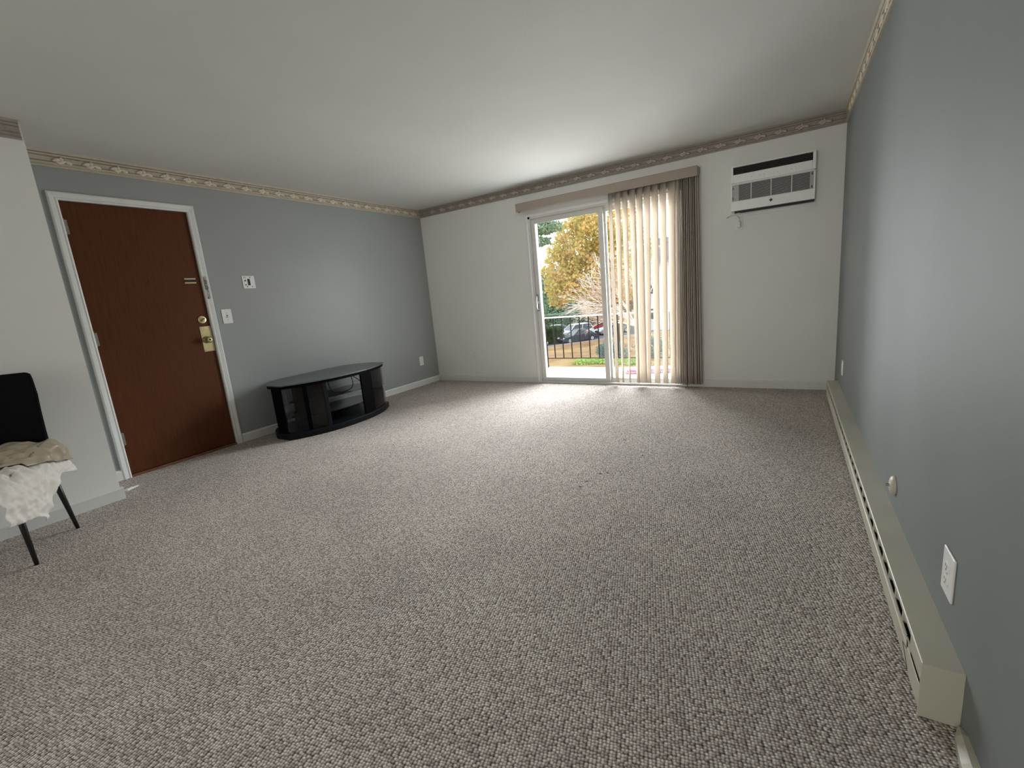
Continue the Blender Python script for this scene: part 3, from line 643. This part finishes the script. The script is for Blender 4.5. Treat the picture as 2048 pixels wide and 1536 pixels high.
seatp = [(-0.01, 0.0), (0.42, -0.01), (0.46, 0.03), (0.46, 0.345), (0.42, 0.385), (-0.01, 0.375)]
G().loft([[cp3(a, b, 0.41) for a, b in seatp], [cp3(a*1.01, b, 0.425) for a, b in seatp], [cp3(a*1.0, b, 0.465) for a, b in seatp], [cp3(0.02+a*0.9, 0.02+b*0.9, 0.472) for a, b in seatp]]).out('seat', M['leather'], chair, bevel=0.008, seg=3)
rings = []
for z, t0, t1, s_, th_ in ((0.44, 0.034, 0.375, -0.018, 0.032), (0.52, 0.033, 0.377, -0.018, 0.034), (0.62, 0.030, 0.379, -0.017, 0.032), (0.74, 0.024, 0.377, -0.017, 0.028), (0.84, 0.018, 0.369, -0.020, 0.026), (0.93, 0.022, 0.357, -0.026, 0.024), (0.962, 0.026, 0.349, -0.030, 0.020), (0.974, 0.045, 0.330, -0.032, 0.014)):
    ring = []
    for k in range(9):
        t_ = t0+(t1-t0)*k/8; bow = -0.012*(1-(2*k/8-1)**2); ring.append(cp3(s_+bow, t_, z))
    for k in range(8, -1, -1):
        t_ = t0+(t1-t0)*k/8; bow = -0.012*(1-(2*k/8-1)**2); ring.append(cp3(s_-th_+bow, t_, z))
    rings.append(ring)
G().loft(rings).out('backrest', M['leather'], chair, bevel=0.006, seg=3)
from mathutils import noise as mnoise
def crease(p, f, a): 
    n1 = mnoise.noise(Vector(p)*f); n2 = mnoise.noise(Vector(p)*f*2.1+Vector((5, 3, 1)))
    return a*((1-abs(n1)*2.2)*0.6+(1-abs(n2)*2.0)*0.4-0.6)
def drape(name, label, mt, s0, s1, hem, ztop, tin, amp, bulge, nS=70, nV=80, f=9.0, srise=None):
    v = []; fc = []
    for i in range(nS+1):
        a = i/nS; s_ = s0+(s1-s0)*a
        zt = ztop(s_); zh = hem(s_); over = zt-zh; tot = tin+over
        for j in range(nV+1):
            d = tot*j/nV
            if d < tin:
                t_ = tin-d; z = zt; out = 0
                edge = max(0, 1-(t_/0.03)); z -= 0.012*edge*edge; nrm = Vector((0, 0, 1))
            else:
                t_ = 0; z = zt-0.012-(d-tin); nrm = -E2
                t_ = -bulge*min(1, (d-tin)/0.04)-0.012*math.sin((d-tin)*14)
            p = cp3(s_, t_, z)
            c = crease(p, f, amp); p = p+nrm*c+Vector((0, 0, 1))*c*0.2
            v.append(p)
    for i in range(nS):
        for j in range(nV):
            q = i*(nV+1)+j; fc.append((q, q+1, q+nV+2, q+nV+1))
    o = fix(put(name, v, fc, mt, None, tuple(cp3(0.2, 0.2, 0.48)), smooth=True))
    so = o.modifiers.new('thickness', 'SOLIDIFY'); so.thickness = 0.003; so.offset = 0
    return tag(o, label, 'cloth')
def lerp_tab(tab):
    xs = [a for a, b in tab]; ys = [b for a, b in tab]
    return lambda x: float(np.interp(x, xs, ys))
drape('white_cloth', 'crumpled white cotton cloth hanging over the side of the black chair', M['white_cloth'], -0.11, 0.60,
      lerp_tab([(-0.13, 0.345), (-0.05, 0.358), (0.05, 0.385), (0.10, 0.36), (0.13, 0.33), (0.18, 0.28), (0.22, 0.215), (0.27, 0.180), (0.29, 0.215), (0.34, 0.235), (0.6, 0.285)]),
      lerp_tab([(-0.13, 0.37), (-0.10, 0.40), (-0.02, 0.500), (0.1, 0.512), (0.45, 0.505), (0.60, 0.47)]), 0.37, 0.026, 0.022, f=12.0)
drape('tan_satin_cloth', 'shiny tan satin cloth bunched on the chair seat above the white cloth', M['satin'], -0.075, 0.30,
      lerp_tab([(-0.075, 0.43), (0.0, 0.445), (0.1, 0.47), (0.2, 0.50), (0.3, 0.51)]),
      lerp_tab([(-0.075, 0.455), (-0.03, 0.54), (0.02, 0.595), (0.10, 0.585), (0.2, 0.555), (0.3, 0.515)]), 0.37, 0.030, 0.040, f=8.0)

# scrap and stains on the carpet
g = G().loft([[(-4.548, -3.985, 0.002), (-4.520, -4.008, 0.002), (-4.520, -4.006, 0.010), (-4.548, -3.983, 0.010)], [(-4.535, -3.955, 0.003), (-4.500, -3.985, 0.003), (-4.500, -3.984, 0.012), (-4.535, -3.953, 0.014)], [(-4.560, -3.900, 0.002), (-4.545, -3.905, 0.002), (-4.545, -3.904, 0.006), (-4.560, -3.899, 0.006)]])
tag(g.out('paper_scrap', M['plast'], loc=(-4.53, -3.96, 0)), 'thin white paper scrap on the carpet beside the wall end', 'scrap')
M['lint'] = mat('dark_lint', (0.12, 0.095, 0.08), 0.9, var=0.2)
spots = [(-1.378, -2.585, 0.013, 'small dark fleck in the middle of the carpet, largest of the cluster'), (-1.345, -2.560, 0.008, 'tiny dark fleck just right of the largest fleck on the carpet'), (-1.417, -2.72, 0.010, 'dark fleck below the largest fleck in the middle of the carpet'),
 (-1.425, -2.807, 0.009, 'dark fleck nearest the camera of the middle carpet cluster'), (-1.431, -1.921, 0.009, 'lone dark fleck on the carpet in line with the blind'), (-1.217, -2.208, 0.007, 'tiny dark fleck on the carpet right of the middle cluster'),
 (-3.601, -1.829, 0.012, 'dark fleck on the carpet just right of the television stand'), (-3.231, -2.564, 0.008, 'dark fleck on the carpet in front of the television stand')]
for i, (x, y, s_, lab) in enumerate(spots):
    g = G(); pts = [(x+s_*1.4*math.cos(a+i)*random.uniform(0.5, 1.1), y+s_*0.7*math.sin(a+i)*random.uniform(0.5, 1.1)) for a in [k*2*math.pi/9 for k in range(9)]]
    g.loft([[(a, b, 0.0005) for a, b in pts], [(x+(a-x)*0.6, y+(b-y)*0.6, 0.003) for a, b in pts]])
    tag(g.out('lint_fleck', M['lint'], loc=(x, y, 0)), lab, 'debris', 'dark flecks scattered on the carpet')

# ------------------------------------------------------------------ balcony
tag(G().box(-6.5, 1.5, 0.2, 1.40, -0.22, -0.05).out('balcony_floor', M['concrete']), 'pale concrete balcony floor outside the glass door', 'balcony', kind=S)
rl = thing('balcony_railing', 'dark iron balcony railing with thin pickets and pale top rail', 'railing', (-2.6, 1.35, -0.05))
G().box(-6.4, 1.4, 1.335, 1.365, 0.742, 0.762).out('top_rail', M['railtop'], rl, bevel=0.003)
G().box(-6.4, 1.4, 1.340, 1.360, 0.096, 0.108).out('bottom_rail', M['rail'], rl)
x0 = -3.57+0.149*-14; pk = G().box(x0-0.007, x0+0.007, 1.343, 1.357, 0.10, 0.745).out('picket', M['rail'], rl)
for k in range(1, 38):
    link_copy(pk, 'picket', rl, (0.149*k, 0, 0))
for x in (-3.715, -0.05): G().box(x-0.012, x+0.012, 1.338, 1.362, -0.05, 0.745).out('post', M['rail'], rl)
t = thing('folded_mat', 'pink folded mat lying on the balcony floor behind the blind', 'mat', (-2.0, 1.05, -0.05))
G().box(-2.32, -1.55, 0.95, 1.16, -0.05, -0.015, rot=(0.25, -1.95, 1.05)).out('lower_fold', M['pink'], t, bevel=0.012)
G().box(-2.30, -1.60, 0.96, 1.15, -0.015, 0.015, rot=(0.25, -1.95, 1.05)).out('upper_fold', M['pink'], t, bevel=0.012)

# ------------------------------------------------------------------ grounds
GZ = -4.7
tag(G().box(-120, 60, 1.6, 160, GZ-0.4, GZ).out('lawn', M['lawn']), 'lawn strewn with tan autumn leaves below the balcony', 'lawn', kind=S)
KD = Vector((0.62, 0.785, 0)).normalized(); KN = Vector((-KD.y, KD.x, 0))   # kerb direction; KN points into the lot
K0 = Vector((-22.6, 37.8, 0))
def kp(a, b, z=GZ): return K0+KD*a+KN*b+Vector((0, 0, z))
g = G().loft([[kp(-20, 0.3, GZ-0.1), kp(-20, 14, GZ-0.1), kp(-20, 14, GZ+0.02), kp(-20, 0.3, GZ+0.02)], [kp(30, 0.3, GZ-0.1), kp(30, 14, GZ-0.1), kp(30, 14, GZ+0.02), kp(30, 0.3, GZ+0.02)]])
tag(g.out('parking_lot', M['asphalt']), 'asphalt parking lot beyond the leaf-strewn lawn', 'parking lot', kind=S)
g = G().loft([[kp(-20, 0, GZ-0.1), kp(-20, 0.3, GZ-0.1), kp(-20, 0.3, GZ+0.14), kp(-20, 0, GZ+0.14)], [kp(30, 0, GZ-0.1), kp(30, 0.3, GZ-0.1), kp(30, 0.3, GZ+0.14), kp(30, 0, GZ+0.14)]])
tag(g.out('kerb', M['kerb']), 'pale concrete kerb between lawn and parking lot', 'kerb', kind=S)

def leaves(name, blobs, n, size, mt, parent=None, shell=0.55, flat=1.0):
    """random small leaf quads in ellipsoids [(c, r)]"""
    tot = sum(b[1][0]*b[1][1]*b[1][2] for b in blobs); V = []; F = []
    for c, r in blobs:
        k = max(20, int(n*r[0]*r[1]*r[2]/tot))
        d = rng.normal(size=(k, 3)); d /= np.linalg.norm(d, axis=1)[:, None]
        rad = shell+(1-shell)*rng.random(k)**0.7; wob = 1+0.16*np.sin(d[:, 0]*7+c[0])*np.cos(d[:, 2]*6+c[1])
        P = d*(rad*wob)[:, None]*np.array(r)+np.array(c)
        a = rng.normal(size=(k, 3)); a[:, 2] *= flat; a /= np.linalg.norm(a, axis=1)[:, None]
        b = np.cross(a, rng.normal(size=(k, 3))); b /= np.linalg.norm(b, axis=1)[:, None]
        s_ = size*(0.6+0.8*rng.random(k))[:, None]
        n0 = len(V)*0
        base = sum(len(q) for q in V)
        quad = np.stack([P-a*s_*0.5, P+b*s_*0.32, P+a*s_*0.5, P-b*s_*0.32], axis=1).reshape(-1, 3)
        V.append(quad); F.append(np.arange(base, base+4*k).reshape(-1, 4))
    V = np.concatenate(V); F = np.concatenate(F)
    org = ORG[parent.name] if parent else Vector((0, 0, 0))
    me = bpy.data.meshes.new(name); me.from_pydata((V-np.array(org)).tolist(), [], F.tolist()); me.materials.append(mt)
    o = bpy.data.objects.new(name, me); COL.objects.link(o)
    if parent: o.parent = parent
    o['kind'] = 'stuff'; ORG[o.name] = org.copy()
    return o
def tree(name, label, loc, th, tr, blobs, n, size, mt, bark, group=None, flat=1.0):
    t = thing(name, label, 'tree', loc, group); L_ = Vector(loc)
    g = G().tube([L_, L_+Vector((0.15, 0, th*0.5)), L_+Vector((0, 0.1, th))], tr, 8, tr*0.5)
    for c, r in blobs[:6]: g.tube([L_+Vector((0, 0, th*0.75)), (L_+Vector((0, 0, th))+Vector(c))*0.5, Vector(c)], tr*0.35, 5, tr*0.1)
    g.out('trunk', M[bark], t, smooth=True)
    leaves('foliage', blobs, n, size, M[mt], t, flat=flat)
    return t
tree('maple_tree', 'large orange and yellow autumn maple beyond the parking lot', (-14.9, 39.5, GZ), 5.5, 0.35,
     [((-18.0, 39, 5.6), (3.6, 3.0, 3.0)), ((-20.6, 39, 3.0), (2.2, 2.4, 2.6)), ((-16.0, 39, 7.4), (3.6, 3.0, 3.2)), ((-18.4, 38.4, 2.0), (3.2, 2.6, 2.4)), ((-14.5, 39, 3.2), (3.4, 3.0, 3.6)), ((-21.3, 39.4, 0.9), (1.5, 1.8, 1.6))], 15000, 0.36, 'maple', 'bark_d')
tree('pine_tree', 'green pine with drooping branches at the upper left of the glass', (-21.0, 31.5, GZ), 9.5, 0.3,
     [((-18.9, 31.5, 6.6), (1.9, 1.6, 0.55)), ((-19.0, 31.5, 7.6), (2.3, 1.6, 0.5)), ((-19.4, 31.5, 5.5), (1.2, 1.4, 0.45)), ((-20.4, 31.5, 9.0), (2.6, 2.0, 0.7))], 7000, 0.24, 'pine', 'bark_d')
tree('spruce_tree', 'blue-green spruce behind the hedge, left of the bare branches', (-32.5, 62.0, GZ), 4.6, 0.3,
     [((-32.6, 62, 0.3), (3.0, 2.4, 2.4)), ((-31.9, 62, -1.9), (3.4, 2.6, 2.2)), ((-29.4, 61.5, -0.6), (1.9, 1.8, 1.5)), ((-33.7, 62, 2.9), (2.7, 2.0, 2.2))], 8000, 0.36, 'spruce', 'bark_d')
# far woods
wl = ['tall brown autumn tree at the back of the parking lot, leftmost', 'tan leafy tree in the far woods behind the spruce', 'brown woodland tree seen behind the maple trunk', 'rusty brown tree in the far woods above the red car', 'brown woodland tree behind the pale building, left of it', 'brown woodland tree behind the pale building, right of it']
for i, (x, y, r_) in enumerate([(-50, 76, 7), (-42, 84, 6.5), (-35, 92, 7), (-26, 78, 6), (-17, 86, 6.5), (-5, 78, 6.5)]):
    tree('woodland_tree', wl[i], (x, y, GZ), 5, 0.3, [((x, y, 0.5), (r_, 3, 4.6)), ((x+1, y, 3.4), (r_*0.7, 3, 3.0))], 4200, 0.62, 'wood_far', 'bark_d')
# bare branching tree
bt = thing('bare_tree', 'nearly bare pale-twigged tree with a few russet leaves in front of the lot', 'tree', (-9.6, 27.5, GZ))
g = G()
def branch(p, d, L_, r, dep):
    q = p+d*L_*0.5+Vector((random.uniform(-.1, .1), random.uniform(-.1, .1), random.uniform(0, .15)))*L_*0.5; e = q+(d+Vector((random.uniform(-.25, .25), random.uniform(-.25, .25), -0.12)))*L_*0.5
    g.tube([p, q, e], r, 4, r*0.6)
    if dep > 0:
        for k in range(3 if dep > 1 else 4):
            nd = (d+Vector((random.uniform(-.75, .55), random.uniform(-.6, .6), random.uniform(-.55, .6)))).normalized()
            branch(e if k else q, nd, L_*random.uniform(0.62, 0.85), r*0.6, dep-1)
B0 = Vector((-9.6, 27.5, GZ))
g.tube([B0, B0+Vector((-0.1, 0, 1.6)), B0+Vector((-0.2, 0, 2.9))], 0.16, 8, 0.11)
for d, s_ in ((Vector((-0.75, 0, 0.75)), 1.9), (Vector((-0.9, 0.1, 0.5)), 1.9), (Vector((-0.95, -0.1, 0.95)), 2.2), (Vector((-0.4, 0.1, 1.0)), 2.0), (Vector((0.5, 0, 0.9)), 1.8), (Vector((-1, 0, 0.25)), 1.7)):
    branch(B0+Vector((-0.2, 0, 2.9)), d.normalized(), s_, 0.08, 4)
g.out('branches', M['bark'], bt)
leaves('sparse_leaves', [((-12.2, 27.5, 0.2), (2.0, 1.4, 1.9)), ((-11.0, 27.5, 1.6), (1.8, 1.4, 1.2)), ((-12.6, 27.4, -0.7), (1.6, 1.2, 0.7))], 1900, 0.13, M['pinkleaf'], bt, shell=0.2)
# hedges, shrubs
def hedge(name, label, a0, a1, b0, b1, h, n, mtn='hedgeleaf', size=0.16, cat='hedge'):
    c = kp((a0+a1)/2, (b0+b1)/2); t = thing(name, label, cat, tuple(c))
    g = G(); g.loft([[kp(a, b, z) for a, b in ((a0+.15+i, b0+.15+i), (a1-.15-i, b0+.15+i), (a1-.15-i, b1-.15-i), (a0+.15+i, b1-.15-i))] for i, z in ((0, GZ), (0, GZ+h*0.8), (0.12, GZ+h-0.1))])
    g.out('core', M['hedge'], t)
    V = []; F = []
    for k in range(n):
        a = random.uniform(a0, a1); b = random.uniform(b0, b1); z = random.uniform(0, h)
        q = random.random()
        if q < 0.35: z = h+random.uniform(-.1, .06)
        elif q < 0.75: b = b0+random.uniform(-.05, .12)
        else: a = a0+random.uniform(-.05, .12)
        p = kp(a, b, GZ+z); u = Vector((random.gauss(0, 1), random.gauss(0, 1), random.gauss(0, 1))).normalized(); v_ = u.orthogonal().normalized()
        n0 = len(V); V += [p-u*size*.5, p+v_*size*.35, p+u*size*.5, p-v_*size*.35]; F.append((n0, n0+1, n0+2, n0+3))
    o = put('foliage', V, F, M[mtn], t); o['kind'] = 'stuff'
    return t
hedge('clipped_hedge', 'dark clipped hedge in front of the parked silver sedan', -0.6, 3.6, 2.5, 4.2, 1.85, 5000)
hedge('clipped_hedge', 'lighter green hedge at the back edge of the parking lot', 2.0, 16.0, 14.5, 16.0, 2.6, 6000, 'pine', 0.24)
sh = thing('juniper_shrub', 'rounded blue-green juniper shrub on the lawn beyond the railing', 'shrub', (-12.9, 30.3, GZ))
G().tube([(-12.9, 30.3, GZ), (-12.9, 30.3, GZ+0.8)], 0.06, 6).out('stem', M['bark_d'], sh)
leaves('foliage', [((-12.9, 30.3, GZ+0.75), (1.15, 1.0, 0.85)), ((-12.2, 30.5, GZ+0.5), (1.0, 0.9, 0.6))], 4500, 0.12, M['juniper'], sh, shell=0.3)
for i, (x, y, r_, lab) in enumerate([(-9.6, 30.8, 1.4, 'blue-green juniper shrub glimpsed between the leftmost blind slats'), (-6.6, 30.6, 1.3, 'blue-green juniper shrub glimpsed between the middle blind slats')]):
    s2 = thing('juniper_shrub', lab, 'shrub', (x, y, GZ))
    G().tube([(x, y, GZ), (x, y, GZ+0.8)], 0.06, 6).out('stem', M['bark_d'], s2)
    leaves('foliage', [((x, y, GZ+0.9), (r_, 1.0, 1.0))], 2500, 0.14, M['juniper'], s2, shell=0.3)
o = leaves('groundcover', [((-14.3+1.1*k, 28.2+0.2*math.sin(k), GZ+0.12), (1.0, 0.9, 0.26)) for k in range(5)], 5200, 0.16, M['ground'], shell=0.1)
tag(o, 'bright green low groundcover plants just beyond the balcony edge', 'plants', kind='stuff')

# ------------------------------------------------------------------ cars
def car(label, paint, a, b, ang, suv=False, L_=4.6, wd_=1.8):
    c = kp(a, b, GZ+0.02); t = thing('parked_car', label, 'car', tuple(c))
    ca, sa = math.cos(ang), math.sin(ang)
    def P(x, y, z): return (c.x+x*ca-y*sa, c.y+x*sa+y*ca, c.z+z)
    h = 1.72 if suv else 1.42; bl = 1.02 if suv else 0.86; hl = L_/2; hw = wd_/2
    body = [(-hl, 0.45), (-hl+0.05, bl-0.12), (-hl+0.25, bl), (-hl*0.2, bl+0.04), (hl*0.42, bl), (hl-0.35, bl-0.14), (hl-0.03, bl-0.35), (hl, 0.42), (hl-0.12, 0.22), (-hl+0.12, 0.22)]
    rings = []
    for y, k in ((-hw, 0.93), (-hw+0.09, 1.0), (hw-0.09, 1.0), (hw, 0.93)):
        rings.append([P(x*k if k < 1 else x, y, z if k == 1 else 0.22+(z-0.22)*0.93) for x, z in body])
    G().loft(rings).out('body', M[paint], t, smooth=False)
    rx0, rx1 = (-hl+0.12, hl*0.40) if suv else (-hl+0.55, hl*0.38); tx0, tx1 = (-hl+0.45, hl*0.08) if suv else (-hl*0.42, hl*0.05)
    cab = lambda y0, y1, x0, x1, X0, X1, z0, z1: G().loft([[P(x0, -y0, z0), P(x1, -y0, z0), P(x1, y0, z0), P(x0, y0, z0)], [P(X0, -y1, z1), P(X1, -y1, z1), P(X1, y1, z1), P(X0, y1, z1)]])
    cab(hw-0.06, hw-0.24, rx0, rx1, tx0, tx1, bl, h-0.05).out('windows', M['carglass'], t)
    cab(hw-0.22, hw-0.28, tx0-0.04, tx1+0.04, tx0+0.05, tx1-0.05, h-0.06, h).out('roof', M[paint], t)
    for f_ in (0.0, 0.5, 1.0):
        for sgn in (-1, 1):
            xb, xt = rx0+(rx1-rx0)*f_, tx0+(tx1-tx0)*f_
            G().tube([P(xb, sgn*(hw-0.06), bl-0.01), P(xt, sgn*(hw-0.235), h-0.05)], 0.045, 6).out('pillar', M[paint], t)
    for x in (-hl*0.62, hl*0.62):
        for sgn in (-1, 1):
            ax = Vector(P(0, 1, 0))-Vector(P(0, 0, 0))
            wl_ = G().lathe(P(x, sgn*(hw-0.10)-0.09, 0.33), ax, [(0, 0.28), (0.02, 0.33), (0.18, 0.33), (0.20, 0.28)], 18).out('wheel', M['tyre'], t)
            G().lathe(P(x, sgn*(hw-0.10)-0.10, 0.33), ax, [(0, 0.1), (0.0, 0.2), (0.22, 0.2), (0.22, 0.1)], 12).out('hub', M['car_silver'], wl_)
    for sgn in (-1, 1):
        G().loft([[P(hl-0.16, sgn*(hw-0.48), bl-0.36), P(hl-0.16, sgn*(hw-0.12), bl-0.36), P(hl-0.26, sgn*(hw-0.12), bl-0.20), P(hl-0.26, sgn*(hw-0.48), bl-0.20)], [P(hl-0.02, sgn*(hw-0.48), bl-0.36), P(hl-0.05, sgn*(hw-0.12), bl-0.36), P(hl-0.18, sgn*(hw-0.12), bl-0.20), P(hl-0.14, sgn*(hw-0.48), bl-0.20)]]).out('headlight', M['lamp'], t)
    g = G(); g.loft([[P(hl-0.10, y, z) for y in (-hw+0.5, hw-0.5)]+[P(hl+0.01, y, z) for y in (hw-0.5, -hw+0.5)] for z in (0.34, 0.56)]); g.out('grille', M['dark'], t)
    return t
A_ = math.atan2(-KD.y, -KD.x)
car('white sport utility vehicle parked in the middle of the row', 'car_white', 6.4, 5.3, A_, True, 4.7, 1.9)
car('low dark blue car nearest the kerb, in front of the white vehicle', 'car_navy', 4.7, 1.4, A_, False, 4.5, 1.8)
car('white car at the left edge of the glass, partly cut by the frame', 'car_white', -1.7, 1.3, A_+math.pi, False, 4.6, 1.8)
car('silver sedan parked behind the dark hedge', 'car_silver', 6.6, 11.2, A_, False, 4.6, 1.8)
car('grey sedan right of the white vehicle', 'car_grey', 11.7, 5.0, A_, False, 4.6, 1.8)
car('red car at the back of the lot, upper right of the row', 'car_red', 12.6, 9.8, A_, False, 4.5, 1.8)
# pale building seen through the blind
hb = thing('apartment_building', 'pale apartment building glimpsed between the blind slats', 'building', (-7.5, 52, GZ))
G().box(-17.0, 2.0, 52, 62, GZ, 3.4).out('wall', M['house'], hb)
G().loft([[(-17.6, y, 3.4), (2.6, y, 3.4), (-1, y, 6.2), (-14, y, 6.2)] for y in (51.5, 62.5)]).out('roof', M['roofm'], hb)
for i in range(6):
    for zz in (-3.4, -0.3):
        x = -15.6+2.9*i
        wf = G().box(x, x+1.3, 51.9, 52.02, zz, zz+1.5).out('window', M['plast'], hb); G().box(x+0.1, x+1.2, 51.87, 51.9, zz+0.1, zz+1.4).out('pane', M['carglass'], wf)
